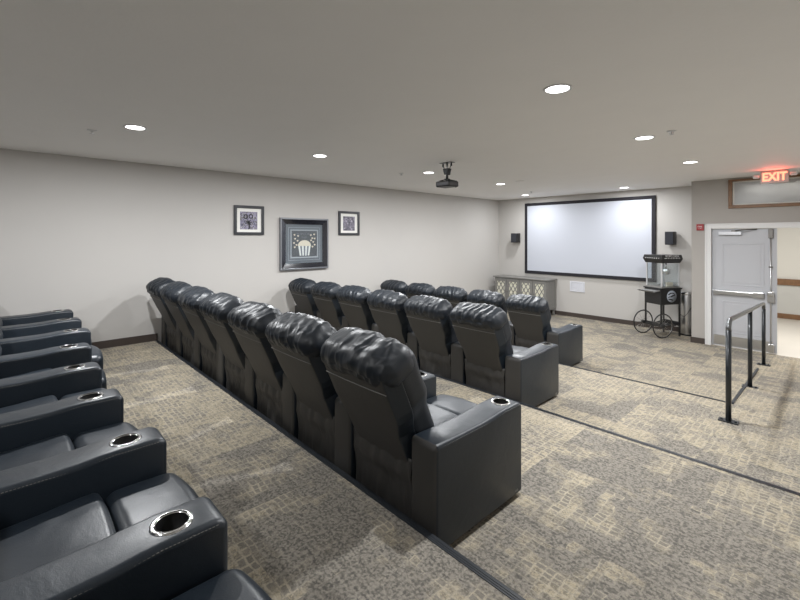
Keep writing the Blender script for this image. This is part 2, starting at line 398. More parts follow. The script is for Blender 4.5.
# corridor
CORR = mat('corridor cream paint', (0.70, 0.685, 0.64), 0.7)
CORRB = mat('corridor wainscot grey', (0.56, 0.56, 0.54), 0.7)
FL2 = mat('corridor pale vinyl', (0.60, 0.57, 0.52), 0.35, var=0.06, vscale=2)
CY = 13.55
struct('floor', BM((-3.2, 2.4, DY+0.02, CY, -0.12, 0.0)), FL2, 'pale corridor floor beyond the doorway')
for o in [o for o in COL.objects if o.get('label') == 'pale corridor floor beyond the doorway']: o.location.z = -0.001
bm = BM((-1.86, 2.4, DY+0.02, DY+0.16, -0.001, 0.002)); bm.free()
struct('wall_corridor', BM((-3.2, 2.4, CY, CY+0.1, 0, 3.3)), CORR, 'cream corridor wall beyond the doorway')
struct('wall_corridor', BM((-3.2, 2.4, CY-0.012, CY, 0.0, 0.82)), CORRB, 'grey lower part of the corridor wall')
struct('wall_corridor', BM((2.4, 2.5, DY+0.12, CY, 0, 3.3)), CORR)
struct('wall_corridor', BM((-3.3, -3.2, SY+0.12, CY, 0, 3.3)), CORR)
struct('ceiling', BM((-3.2, 2.4, DY+0.12, CY, 3.3, 3.4)), mat('corridor ceiling', (0.7, 0.7, 0.68), 0.8), 'corridor ceiling')
struct('wall_corridor', BM((-3.2, JX+0.12, SY+0.12, SY+0.2, 0, 3.3)), CORR)
struct('trim_5', BM((-3.2, 2.4, CY-0.05, CY-0.012, 0.80, 0.95)), WOOD, 'brown wooden chair rail in the corridor', bevel=0.008)
struct('trim_6', BM((-3.2, 2.4, CY-0.035, CY-0.012, 0.0, 0.12)), WOOD, 'brown wooden base trim in the corridor', bevel=0.005)

# transom window ---------------------------------------------------------
win = thing('window_1', ((TX0+TX1)/2, DY, TZ0), 'wide interior transom window with brown wood frame above the door', 'window'); win['kind'] = 'structure'; del win['category']
def wpart(name, bm, m, lab=None, **k):
    for v in bm.verts: v.co -= Vector(((TX0+TX1)/2, DY, TZ0))
    o = obj(name, bm, m, win, **k)
    if lab: o['label'] = lab
    return o
fw = 0.055
bm = BM((TX0, TX1, DY-0.025, DY+0.13, TZ0, TZ0+fw), (TX0, TX1, DY-0.025, DY+0.13, TZ1-fw+0.02, TZ1), (TX0, TX0+fw, DY-0.025, DY+0.13, TZ0+fw, TZ1-fw+0.02), (TX1-fw, TX1, DY-0.025, DY+0.13, TZ0+fw, TZ1-fw+0.02))
wpart('window_frame', bm, WOOD, 'brown wood frame', bevel=0.006)
a0, a1, b0, b1 = TX0+fw, TX1-fw, TZ0+fw, TZ1-fw+0.02
bm = BM((a0, a1, DY+0.03, DY+0.05, b0, b0+0.022), (a0, a1, DY+0.03, DY+0.05, b1-0.022, b1), (a0, a0+0.022, DY+0.03, DY+0.05, b0+0.022, b1-0.022), (a1-0.022, a1, DY+0.03, DY+0.05, b0+0.022, b1-0.022))
wpart('glazing_stop', bm, PAPER, 'pale stop around the pane')
m = mat('grey translucent glass', (0.46, 0.465, 0.46), 0.35, spec=0.6, var=0.08, vscale=2)
m.node_tree.nodes['Principled BSDF'].inputs['Transmission Weight'].default_value = 0.25
wpart('pane', BM((a0+0.022, a1-0.022, DY+0.036, DY+0.042, b0+0.022, b1-0.022)), m)

# ------------------------------------------------------------------ projection screen
SX0, SX1, SZ0, SZ1 = -5.875, -2.79, 0.992, 2.84
scr = thing('projection_screen', ((SX0+SX1)/2, SY, SZ0), 'large white projection screen in a black frame on the front wall', 'projection screen')
def rel(bm, x, y, z):
    for v in bm.verts: v.co -= Vector((x, y, z))
    return bm
f = 0.075
bm = BM((SX0, SX1, SY-0.045, SY-0.004, SZ0, SZ0+f), (SX0, SX1, SY-0.045, SY-0.004, SZ1-f, SZ1), (SX0, SX0+f, SY-0.045, SY-0.004, SZ0+f, SZ1-f), (SX1-f, SX1, SY-0.045, SY-0.004, SZ0+f, SZ1-f))
obj('frame', rel(bm, (SX0+SX1)/2, SY, SZ0), mat('black velvet', (0.012, 0.011, 0.016), 0.8), scr, bevel=0.006)
obj('screen_fabric', rel(BM((SX0+f, SX1-f, SY-0.034, SY-0.028, SZ0+f, SZ1-f)), (SX0+SX1)/2, SY, SZ0), SCREENM, scr)

# speakers ---------------------------------------------------------------
def speaker(x, z, w, h, label):
    t = thing('wall_speaker', (x, SY, z), label, 'speaker', 'surround speakers beside the screen')
    bm = bmesh.new(); prism(bm, [(-w/2, -0.04), (w/2, -0.04), (w/2, -0.20), (w*0.42, -0.225), (-w*0.42, -0.225), (-w/2, -0.20)], 2, -h/2, h/2)
    obj('speaker_cabinet', bm, BLACK, t, bevel=0.006)
    obj('grille', BM((-w*0.40, w*0.40, -0.232, -0.226, -h*0.45, h*0.45)), mat('dark grille cloth', (0.03, 0.032, 0.04), 0.9, bump=0.5, bscale=500), t)
    obj('wall_bracket', BM((-0.03, 0.03, -0.04, -0.001, -0.06, 0.06)), BLACK, t)
speaker(-6.10, 1.925, 0.19, 0.25, 'small black speaker on the wall left of the projection screen')
speaker(-2.49, 1.925, 0.17, 0.27, 'small black speaker on the wall right of the projection screen')

# wall plate / vent below the screen
t = thing('wall_vent', (-4.48, SY, 0.745), 'square white vent on the wall below the projection screen', 'vent')
obj('frame', BM((-0.18, 0.18, -0.014, -0.001, -0.125, -0.095), (-0.18, 0.18, -0.014, -0.001, 0.095, 0.125), (-0.18, -0.15, -0.014, -0.001, -0.095, 0.095), (0.15, 0.18, -0.014, -0.001, -0.095, 0.095)), mat('cool white enamel', (0.66, 0.67, 0.72), 0.4), t, bevel=0.002)
bm = bmesh.new()
for k in range(12):
    z = -0.09+k*0.0155; prism(bm, [(-0.010, z), (-0.003, z+0.012), (-0.001, z+0.012), (-0.008, z)], 0, -0.15, 0.15)
obj('louver', bm, MATS['cool white enamel'], t)

# ------------------------------------------------------------------ recliners
SW = 0.54          # clear width between the arms
AW = 0.185
TILT = math.radians(24.2)
def backM():
    # local frame of the reclined back: x across, y thickness forward, z up along the back
    return Matrix(((1, 0, 0, 0), (0, math.cos(TILT), -math.sin(TILT), 0.100), (0, math.sin(TILT), math.cos(TILT), 0.378), (0, 0, 0, 1)))
BMX = backM()
def wrinkle(p, amp, sx, sy, seed):
    a = noise.noise(Vector((p.x*sx+seed, p.y*sy, p.z*sy+seed*3)))
    b = noise.noise(Vector((p.x*sx*2.1+7, p.y*sy*1.5+seed, p.z*sy*1.5)))
    return amp*((1-abs(a)*2.2)+0.45*(1-abs(b)*2.2))

CUPY = 0.735
def arm_mesh(stitch=True, CUPY=CUPY):
    bm = bmesh.new()
    y0, y1 = 0.062, 0.879
    top = [(y0, 0.02), (y0, 0.562)] + [(y0+0.02, 0.574), (0.25, 0.571), (0.45, 0.571), (0.56, 0.575), (0.64, 0.583), (0.70, 0.586), (0.84, 0.586), (y1, 0.572), (y1, 0.02)]
    prism(bm, top, 0, -AW/2, AW/2)
    o = obj('armrest', bm, [LEA, STITCH, LEAB])
    b = o.modifiers.new('b', 'BEVEL'); b.width = 0.030; b.segments = 5; b.limit_method = 'ANGLE'; b.angle_limit = math.radians(50)
    bake(o)
    cb = bmesh.new(); bmesh.ops.create_cone(cb, cap_ends=True, segments=40, radius1=0.052, radius2=0.052, depth=0.2, matrix=Matrix.Translation((0, CUPY, 0.60)))
    c = obj('cutter', cb, LEA)
    md = o.modifiers.new('c', 'BOOLEAN'); md.operation = 'DIFFERENCE'; md.object = c; md.solver = 'EXACT'
    bake(o); bpy.data.objects.remove(c)
    bm = bmesh.new(); bm.from_mesh(o.data)
    bm.normal_update()
    for f_ in bm.faces:
        f_.smooth = True
        if f_.normal.y < -0.5 and f_.calc_center_median().y < 0.2: f_.material_index = 2
    if stitch:
        for s in (-1, 1):
            x = s*(AW/2-0.0026); y = 0.10
            while y < 0.845:
                z = 0.5565 + (0.015*max(0, min(1, (y-0.56)/0.12)))
                bx(bm, x-0.0014, x+0.0014, y, y+0.007, z, z+0.0016, 1); y += 0.011
    bm.to_mesh(o.data); bm.free()
    o.data.set_sharp_from_angle(angle=math.radians(38))
    return o
def cup_mesh(CUPY=CUPY):
    bm = bmesh.new()
    lathe(bm, [(0.046, 0.5870), (0.048, 0.5895), (0.056, 0.5900), (0.0610, 0.5870), (0.0605, 0.5825), (0.050, 0.5825), (0.050, 0.5915)], 40, Matrix.Translation((0, CUPY, 0)), 0, cap=False)
    lathe(bm, [(0.0478, 0.5915), (0.046, 0.5095), (0.001, 0.5075)], 40, Matrix.Translation((0, CUPY, 0)), 1, cap=False)
    return obj('cup_holder', bm, [CHROME, DARKIN])
def seat_mesh():
    bm = bmesh.new()
    def d(p, q):
        crown = (1-q.x**2)*0.022*(1 if p.z > 0 else 0)
        puck = -0.010*math.exp(-((abs(q.x)-0.97)/0.06)**2)*(p.z > 0)
        w_ = wrinkle(p, 0.0022, 5, 9, 2) if p.z > 0.0 else 0
        return Vector((p.x, p.y+0.008*(1-q.x**2)*(q.y > 0.8), p.z+crown+puck+w_+0.018*q.y*(p.z > 0)))
    rbox(bm, (0, 0.400, 0.366), (SW-0.006, 0.452, 0.155), 0.030, 4, (22, 18, 3), d)
    return obj('seat_cushion', bm, LEA)
def foot_mesh():
    bm = bmesh.new()
    def d(p, q):
        crown = (1-q.x**2)*0.020
        return Vector((p.x*(1-0.04*max(0, -q.z)), p.y+(crown if q.y > 0 else 0)+wrinkle(p, 0.0016, 5, 7, 5), p.z+(crown+0.0*q.x if q.z > 0.5 else 0)+(wrinkle(p, 0.002, 5, 9, 4) if q.z > 0.3 else 0)))
    rbox(bm, (0, 0.767, 0.252), (SW-0.008, 0.27, 0.385), 0.055, 6, (18, 3, 12), d)
    return obj('footrest', bm, LEA)
def cushion_mesh():
    bm = bmesh.new()
    def d(p, q):
        zz = p.z+0.30                                  # along the back 0..0.6
        h = 0.366+zz*0.912
        wf = 1.0 if h > 0.66 else 0.855 if h < 0.56 else 0.855+0.145*(h-0.56)/0.10
        belly = (1-q.x**2)*0.020*(q.y > 0)
        lum = 0.02*math.exp(-((zz-0.22)/0.12)**2)*(q.y > 0)*(1-q.x**2)
        return Vector((p.x*wf, p.y+belly+lum+wrinkle(p, 0.003, 6, 6, 11)*(q.y > -0.5), p.z))
    rbox(bm, (0, 0.150, 0.33), (0.62, 0.185, 0.60), 0.06, 5, (18, 4, 18), d, M=BMX)
    return obj('backrest', bm, LEAW)
def head_mesh(seed):
    bm = bmesh.new()
    def d(p, q):
        ang = math.atan2(p.z, p.y)
        edge = 1-0.18*abs(q.x)**4
        a = noise.noise(Vector((p.x*13+seed*5.3+0.5*math.sin(ang*1.1+seed), ang*0.45, seed*1.7)))
        b = noise.noise(Vector((p.x*27+seed*2.3+0.6*ang, ang*0.8, seed*4.1)))
        r_ = 0.0100*(1-abs(a)*2.4)+0.0035*(1-abs(b)*2.4)+0.004*(1-abs(noise.noise(Vector((p.x*9+ang*1.5, ang*2.0, seed*2.2))))*2)
        n = Vector((0, p.y, p.z)); n = n.normalized() if n.length > 1e-6 else Vector((0, 0, 1))
        p2 = Vector((p.x, p.y*edge, p.z*edge-0.012*abs(q.x)**3)) + n*(r_-0.008)*(1-abs(q.x)**8*0.4)
        p2.z += 0.016*(1-q.x**2)
        return p2
    rbox(bm, (0, 0.112, 0.582), (0.65, 0.270, 0.195), 0.088, 9, (62, 4, 3), d, M=BMX)
    return obj('headrest', bm, LEAW)
def panel_mesh():
    bm = bmesh.new()
    def d(p, q):
        zz = p.z+0.30; h = 0.366+zz*0.912
        wf = 1.0-0.15*max(0, min(1, (0.66-h)/0.10))
        wf *= 1.0+0.15*(q.y+1)/2
        return Vector((p.x*wf, p.y+0.004*(1-q.x**2)*(-1 if q.y < 0 else 0), p.z))
    rbox(bm, (0, 0.042, 0.29), (0.545, 0.095, 0.60), 0.010, 2, (10, 2, 12), d, M=BMX)
    bm.normal_update(); bmesh.ops.recalc_face_normals(bm, faces=bm.faces[:])
    for f_ in bm.faces:
        if abs(f_.normal.x) > 0.6: f_.material_index = 1; f_.smooth = False
    return obj('back_panel', bm, [LEAB, LEA])
def piping_mesh():
    bm = bmesh.new()
    tube(bm, [BMX @ Vector((x, -0.0075-0.004*(1-(x/0.28)**2), 0.493)) for x in [(-0.272+0.544*i/14) for i in range(15)]], 0.0028, 6)
    return obj('piping', bm, STITCH)
def skirt_mesh():
    bm = bmesh.new(); nx, nz_ = 34, 16; G = []
    for k in range(nz_+1):
        row = []
        for i in range(nx+1):
            u = -1+2*i/nx; t_ = k/nz_
            x = u*(0.262-0.012*math.sin(t_*3)); z = 0.43-0.40*t_
            fold = 0.010*noise.noise(Vector((u*3.2, t_*1.5, 4)))+0.007*noise.noise(Vector((u*7, t_*3, 1)))
            y = 0.085 + fold*1.3 - 0.012*math.exp(-((t_-0.25)/0.12)**2)*(1-u*u*0.6)
            y += 0.010*max(0, min(1, (t_-0.25)/0.15))
            row.append((x, y, z))
        G.append(row)
    F = [[bm.verts.new(p) for p in r] for r in G]; B = [[bm.verts.new((p[0], p[1]+0.004, p[2])) for p in r] for r in G]
    for k in range(nz_):
        for i in range(nx):
            bm.faces.new([F[k][i], F[k+1][i], F[k+1][i+1], F[k][i+1]]); bm.faces.new([B[k][i], B[k][i+1], B[k+1][i+1], B[k+1][i]])
    for k in range(nz_):
        bm.faces.new([F[k][0], B[k][0], B[k+1][0], F[k+1][0]]); bm.faces.new([F[k][nx], F[k+1][nx], B[k+1][nx], B[k][nx]])
    for i in range(nx):
        bm.faces.new([F[0][i], F[0][i+1], B[0][i+1], B[0][i]]); bm.faces.new([F[nz_][i], B[nz_][i], B[nz_][i+1], F[nz_][i+1]])
    return obj('back_skirt', bm, LEAB, smooth=True)
root = thing('recliner', (0, 0, 0), 'recliner', 'recliner')
PROTO = {}
def reg(o, parent=root): o.parent = parent; PROTO[o.name.split('.')[0]] = o; return o
reg(arm_mesh()); reg(cup_mesh(), PROTO['armrest']); PROTO['armrest'].location = (-P/2, 0, 0)
reg(obj('base', BM((-SW/2+0.004, SW/2-0.004, 0.15, 0.63, 0.0, 0.288)), BLACK)); PROTO['base'].parent = root
reg(seat_mesh()); reg(foot_mesh()); reg(panel_mesh()); reg(cushion_mesh())
reg(head_mesh(1), PROTO['backrest']); reg(piping_mesh(), PROTO['back_panel']); reg(skirt_mesh())
HEADS = [PROTO['headrest'].data]
for sd in (2, 3, 4):
    o = head_mesh(sd); HEADS.append(o.data); bpy.data.objects.remove(o)
tb = obj('tag_plate', BM((0.0905, 0.0925, 0.79, 0.825, 0.045, 0.058)), mat('grey tag', (0.4, 0.4, 0.4), 0.4)); tb.parent = PROTO['armrest']; tb.hide_render = False
TAGD = tb.data; bpy.data.objects.remove(tb)
o = arm_mesh(True, 0.772); ARM2 = o.data; bpy.data.objects.remove(o)
o = cup_mesh(0.772); CUP2 = o.data; bpy.data.objects.remove(o)

def dup(o, parent=None):
    c = o.copy(); COL.objects.link(c); c.parent = parent
    for ch in list(o.children): dup(ch, c)
    return c
ORD = ['first', 'second', 'third', 'fourth', 'fifth', 'sixth', 'seventh', 'eighth', 'ninth']
ROWS = [(-1.434+P, -0.37, T[0], 8, 'nearest row', 'recliners in the nearest row'),
        (-1.495, YC, T[1], 7, 'row of seven seen from behind', 'recliners in the row of seven'),
        (-2.300, YA, T[2], 6, 'row of six', 'recliners in the row of six'),
        (-2.905, YB, T[3], 5, 'front row of five', 'recliners in the front row')]
first = True; cnt = 0
for ri, (e, y, z, n, rn, grp) in enumerate(ROWS):
    pitch = 0.735 if ri == 3 else P
    for k in range(n):
        r = root if first else None
        if first:
            first = False
        else:
            r = dup(root)
            # the source may already be moved, only its own transform changes
        yo = 0.0
        if ri == 0: yo = [0, 0.0, -0.043, -0.05, -0.025, 0.05, 0.05, 0.04][k] if k < 8 else 0
        r.location = (e-P/2-k*pitch, y+yo, z)
        idx = n-k
        if k == 0: lab = 'black leather recliner at the aisle end of the ' + rn
        elif idx == 1: lab = 'black leather recliner against the left wall in the ' + rn
        else: lab = 'black leather recliner, %s from the left wall, %s' % (ORD[idx-1], rn)
        tag(r, lab, 'recliner', grp)
        for ch in r.children:
            if ri == 0 and ch.name.startswith('back'): ch.location.y = -0.05
            if ri and ch.name.startswith('back'): ch.location.y = 0.0
            if ri and ch.name.startswith('armrest'):
                ch.data = ARM2
                for h in ch.children: h.data = CUP2
            if ch.name.startswith('backrest'):
                for h in ch.children: h.data = HEADS[(cnt*3+ri) % 4]
        cnt += 1
# second armrest on each aisle end chair
for r in [o for o in COL.objects if 'aisle end' in o.get('label', '')]:
    a = [c for c in r.children if c.name.startswith('armrest')][0]
    a2 = dup(a, r); a2.location = (P/2, 0, 0); a2['label'] = 'outer armrest facing the aisle'
    tg = bpy.data.objects.new('tag_plate', TAGD); COL.objects.link(tg); tg.parent = a2

# ------------------------------------------------------------------ handrail
def rail_z(y): return T[2] if y < YB else max(0.0, T[2]*(1-(y-YB)/2.1))
RXX = -0.79
hr = thing('handrail', (RXX, 6.7, 0), 'black metal handrail with three posts beside the ramp', 'handrail')
def hrpart(name, bm, m, lab=None, **k):
    for v in bm.verts: v.co.x -= SK*(v.co.y-PY[0])
    return obj(name, rel(bm, RXX, 6.7, 0), m, hr, **k)
PY = [5.08, 6.74, 8.40]; PT = [1.140, 1.040, 0.945]; PB = [T[2], rail_z(6.74), 0.0]
SK = 0.027
pts = []
bend = 0.09
for i in range(7):
    a = PI/2*i/6; pts.append((RXX, PY[0]-0.0+bend*(1-math.cos(a)), PT[0]-bend+bend*math.sin(a)))
pts.append((RXX, PY[1], PT[1]))
for i in range(7):
    a = PI/2*i/6; pts.append((RXX, PY[2]-bend+bend*math.sin(a), PT[2]-bend+bend*math.cos(a)))
bm = bmesh.new(); tube(bm, pts, 0.023, 14); hrpart('rail', bm, mat('worn grey metal', (0.16, 0.165, 0.17), 0.3, 0.8))
for y, zt, zb in zip(PY, PT, PB):
    end = zt-(bend if y != PY[1] else 0.01)
    bm = bmesh.new(); tube(bm, [(RXX, y, zb+0.008), (RXX, y, end)], 0.024, 14); p = hrpart('post', bm, BMETAL)
    bm = BM((RXX-0.078, RXX+0.078, y-0.045, y+0.045, zb-0.002, zb+0.010))
    for sx_ in (-0.055, 0.055):
        lathe(bm, [(0.011, zb+0.009), (0.011, zb+0.018), (0.005, zb+0.020)], 8, Matrix.Translation((RXX+sx_, y, 0)))
    q_ = hrpart('floor_flange', bm, BMETAL); q_.parent = p

# ------------------------------------------------------------------ ceiling things
def downlight(x, y, label, group):
    t = thing('recessed_downlight', (x, y, CEIL), label, 'ceiling light', group)
    bm = bmesh.new(); lathe(bm, [(0.076, -0.001), (0.096, -0.001), (0.098, -0.005), (0.092, -0.008), (0.078, -0.006), (0.076, -0.001)], 36, cap=False)
    obj('trim_ring', bm, WHITE, t)
    bm = bmesh.new(); lathe(bm, [(0.077, -0.001), (0.077, -0.004), (0.05, -0.0065), (0.001, -0.007)], 36)
    obj('lens', bm, LAMPM, t)
order = ['nearest the camera', 'second from the camera', 'third from the camera', 'farthest from the camera']
for i, (x, y) in enumerate(LIGHTS_L): downlight(x, y, 'round recessed downlight %s in the left ceiling line' % order[i], 'downlights in the left line')
order = ['nearest and largest in view', 'middle one', 'farthest one']
for i, (x, y) in enumerate(LIGHTS_R): downlight(x, y, 'round recessed downlight, %s in the right ceiling line' % order[i], 'downlights in the right line')
for (x, y), l in zip(LIGHTS_FILL, ('left', 'right')): downlight(x, y, 'unseen fill light added above the back row on the %s, behind the camera' % l, 'added fill lights above the back row')  # added fill lamps, given the same fixture as the real downlights
for (x, y), l in zip(LIGHTS_W, ('left', 'right')): downlight(x, y, 'small recessed downlight washing the %s half of the projection screen' % l, 'downlights before the screen')
def sprinkler(x, y, label):
    t = thing('fire_sprinkler', (x, y, CEIL), label, 'sprinkler', 'ceiling sprinklers')
    bm = bmesh.new(); lathe(bm, [(0.040, -0.0005), (0.042, -0.004), (0.030, -0.008), (0.016, -0.010)], 20)
    obj('escutcheon', bm, WHITE, t)
    bm = bmesh.new(); lathe(bm, [(0.012, -0.008), (0.012, -0.022), (0.006, -0.026), (0.006, -0.044), (0.005, -0.050)], 12)
    tube(bm, [(-0.012, 0, -0.020), (-0.017, 0, -0.034), (-0.003, 0, -0.050)], 0.003, 6); tube(bm, [(0.012, 0, -0.020), (0.017, 0, -0.034), (0.003, 0, -0.050)], 0.003, 6)
    lathe(bm, [(0.022, -0.050), (0.022, -0.053)], 14)
    for v in bm.verts: v.co.z *= 0.7
    obj('sprinkler_head', bm, STEEL, t)
sprinkler(-4.96, 0.567, 'small sprinkler head beside the nearest left downlight')
sprinkler(-4.91, 4.60, 'small sprinkler head on the ceiling left of the projector')
sprinkler(-4.88, 8.60, 'small sprinkler head near the far end of the ceiling by the screen')
sprinkler(-1.17, 4.69, 'small sprinkler head right of the middle downlight in the right line')
bm = bmesh.new(); lathe(bm, [(0.085, -0.0005), (0.085, -0.006), (0.075, -0.012), (0.001, -0.018)], 28, Matrix.Translation((-4.12, 6.85, CEIL)))
tag(obj('smoke_detector', bm, CEILP), 'flat pale round ceiling disc behind the farthest left downlight', 'detector')

# projector
pj = thing('projector', (-3.79, 4.42, CEIL), 'black video projector hanging from the ceiling on a bracket', 'projector')
bm = bmesh.new(); rbox(bm, (0, 0, -0.30), (0.25, 0.21, 0.08), 0.02, 3, (3, 3, 2)); obj('projector_body', bm, BLACK, pj)
bm = bmesh.new(); lathe(bm, [(0.040, 0), (0.040, 0.02), (0.030, 0.022), (0.028, 0.008), (0.001, 0.010)], 24, Matrix.Translation((0.06, 0.102, -0.30)) @ Matrix.Rotation(-PI/2, 4, 'X')); obj('lens', bm, mat('lens glass', (0.02, 0.02, 0.03), 0.08), pj)
obj('side_panel', BM((-0.12, -0.07, -0.09, 0.09, -0.268, -0.255)), mat('silver plastic', (0.55, 0.55, 0.56), 0.35), pj, bevel=0.004)['label'] = 'silver top corner panel'
obj('rear_vent', BM((-0.10, 0.10, -0.109, -0.103, -0.32, -0.285)), mat('charcoal plastic', (0.05, 0.05, 0.055), 0.6), pj)
bm = bmesh.new(); tube(bm, [(0, 0, -0.10), (0, 0, -0.24)], 0.018, 12)
prism(bm, [(-0.045, -0.085), (0.045, -0.085), (0.020, -0.17), (-0.020, -0.17)], 1, -0.04, 0.04)
for sx_ in (-1, 1):
    for sy in (-1, 1): tube(bm, [(0.02*sx_, 0.02*sy, -0.235), (0.11*sx_, 0.08*sy, -0.262)], 0.007, 8)
lathe(bm, [(0.04, -0.24), (0.04, -0.225)], 16)
obj('mount', bm, BMETAL, pj)
for sx_ in (-1, 1):
    bm = bmesh.new(); tube(bm, [(0.03*sx_, 0, -0.13), (0.085*sx_, 0.0, -0.002)], 0.006, 8); lathe(bm, [(0.012, -0.055), (0.014, -0.035), (0.012, -0.012)], 10, Matrix.Translation((0.075*sx_, 0, 0)))
    obj('brace', bm, BMETAL, pj)
obj('ceiling_plate', BM((-0.10, 0.10, -0.05, 0.05, -0.006, -0.0005)), BMETAL, pj)
bm = bmesh.new(); tube(bm, [(0, 0, -0.006), (0, 0, -0.12)], 0.014, 12); obj('drop_pole', bm, STEEL, pj)

# ------------------------------------------------------------------ EXIT sign
EX, EY, EZ = -0.775, 8.62, CEIL-0.20
ex = thing('exit_sign', (EX, EY, CEIL), 'lit red EXIT sign with two small emergency lamps under the ceiling', 'exit sign')
obj('housing', BM((-0.165, 0.165, -0.028, 0.028, -0.20, -0.012)), mat('pale grey plastic', (0.50, 0.47, 0.45), 0.4), ex, bevel=0.006)
obj('canopy', BM((-0.10, 0.10, -0.03, 0.03, -0.012, -0.0005)), MATS['pale grey plastic'], ex)
text_mesh('EXIT', 0.175, Matrix.Translation((0, -0.0295, -0.105)) @ FACE_CAM, mat('lit red letters', (0.9, 0.2, 0.1), 0.4, emit=(1.0, 0.30, 0.17), estr=1.9), 'letters', ex, 0.0015, 0.80, 0.0055)
for s in (-1, 1):
    bm = bmesh.new(); rbox(bm, (s*0.215, -0.02, -0.075 if s > 0 else -0.085), (0.085, 0.06, 0.055), 0.02, 3, (2, 2, 2)); tube(bm, [(s*0.165, 0, -0.08), (s*0.19, 0, -0.08)], 0.01, 8)
    obj('emergency_lamp', bm, mat('pale lamp head', (0.72, 0.70, 0.68), 0.35), ex)
gl = bpy.data.lights.new('exit_glow', 'AREA'); gl.shape = 'RECTANGLE'; gl.size = 0.24; gl.size_y = 0.13; gl.energy = 1.6; gl.color = (1, 0.10, 0.06); gl.spread = PI
go = bpy.data.objects.new('exit_glow', gl); COL.objects.link(go); go.location = (EX, EY-0.036, CEIL-0.105); go.rotation_euler = (-PI/2, 0, 0)

# fire alarm sign beside the door
t = thing('fire_alarm_sign', (-1.85, DY, 2.13), 'small red fire sign on the wall beside the door frame', 'sign')
obj('plate', BM((-0.055, 0.055, -0.022, -0.001, -0.06, 0.055)), mat('red plastic', (0.33, 0.025, 0.03), 0.4), t, bevel=0.004)
WL = mat('white lettering', (0.75, 0.7, 0.7), 0.5)
text_mesh('FIRE', 0.042, Matrix.Translation((0, -0.0235, 0.008)) @ FACE_CAM, WL, 'letters', t, 0.0008, 0.95)
text_mesh('ALARM', 0.018, Matrix.Translation((0, -0.0235, -0.028)) @ FACE_CAM, WL, 'letters', t, 0.0008, 1.0)

# ------------------------------------------------------------------ console cabinet
KX0, KX1, KY0, KY1, KH = -6.53, -4.99, 9.55, 10.0, 0.905
kc = thing('sideboard', ((KX0+KX1)/2, (KY0+KY1)/2, 0), 'grey sideboard with lattice-fronted doors under the projection screen', 'sideboard')
cxk, cyk = (KX0+KX1)/2, (KY0+KY1)/2
def kp(name, bm, m, parent=kc, **k): return obj(name, rel(bm, cxk, cyk, 0), m, parent, **k)
kp('body', BM((KX0+0.02, KX1-0.02, KY0+0.02, KY1, 0.14, KH-0.03)), GREYW, bevel=0.003)
kp('top', BM((KX0-0.02, KX1+0.02, KY0-0.02, KY1+0.02, KH-0.03, KH)), GREYW, bevel=0.006)
for x in (KX0+0.05, KX1-0.05):
    for y in (KY0+0.05, KY1-0.05):
        bm = bmesh.new(); lathe(bm, [(0.028, 0.0), (0.036, 0.03), (0.026, 0.07), (0.036, 0.13), (0.036, 0.142)], 14, Matrix.Translation((x, y, 0))); kp('foot', bm, GREYW)
kp('side_moulding', BM((KX1-0.02, KX1-0.012, KY0+0.03, KY0+0.07, 0.16, KH-0.05), (KX1-0.02, KX1-0.012, KY1-0.06, KY1-0.02, 0.16, KH-0.05), (KX1-0.02, KX1-0.012, KY0+0.07, KY1-0.06, KH-0.10, KH-0.05), (KX1-0.02, KX1-0.012, KY0+0.07, KY1-0.06, 0.16, 0.22)), GREYW)
CREAM = mat('cream door insert', (0.74, 0.72, 0.60), 0.35)
nd_ = 4; dw = (KX1-KX0-0.06)/nd_
for i in range(nd_):
    x0 = KX0+0.03+i*dw+0.006; x1 = x0+dw-0.012; z0, z1 = 0.17, KH-0.06
    b_ = 0.062
    bm = BM((x0, x1, KY0-0.004, KY0+0.0195, z0, z0+b_), (x0, x1, KY0-0.004, KY0+0.0195, z1-b_, z1), (x0, x0+b_, KY0-0.004, KY0+0.0195, z0+b_, z1-b_), (x1-b_, x1, KY0-0.004, KY0+0.0195, z0+b_, z1-b_))
    d_ = kp('cabinet_door', bm, GREYW)
    kp('insert', BM((x0+b_, x1-b_, KY0+0.010, KY0+0.016, z0+b_, z1-b_)), CREAM, d_)
    bm = bmesh.new(); ax0, ax1, az0, az1 = x0+b_, x1-b_, z0+b_, z1-b_
    W_ = ax1-ax0; st = W_/2; nrow = max(2, round((az1-az0)/(st*1.7))); hz = (az1-az0)/nrow
    for r_ in range(nrow):
        for c_ in range(2):
            xm = ax0+(c_+0.5)*st; zm = az0+(r_+0.5)*hz
            q4 = [(xm-st/2, zm), (xm, zm+hz/2), (xm+st/2, zm), (xm, zm-hz/2)]
            for a in range(4):
                p1, p2 = q4[a], q4[(a+1) % 4]; tube(bm, [(p1[0], KY0+0.006, p1[1]), (p2[0], KY0+0.006, p2[1])], 0.011, 6)
    kp('lattice', bm, GREYW, d_)
    kx = x1-0.025 if i % 2 == 0 else x0+0.025
    bm = bmesh.new(); lathe(bm, [(0.006, 0), (0.006, 0.012), (0.013, 0.02), (0.010, 0.028), (0.001, 0.03)], 12, Matrix.Translation((kx, KY0-0.004, 0.52)) @ Matrix.Rotation(PI/2, 4, 'X')); kp('knob', bm, MATS['dark steel'], d_)

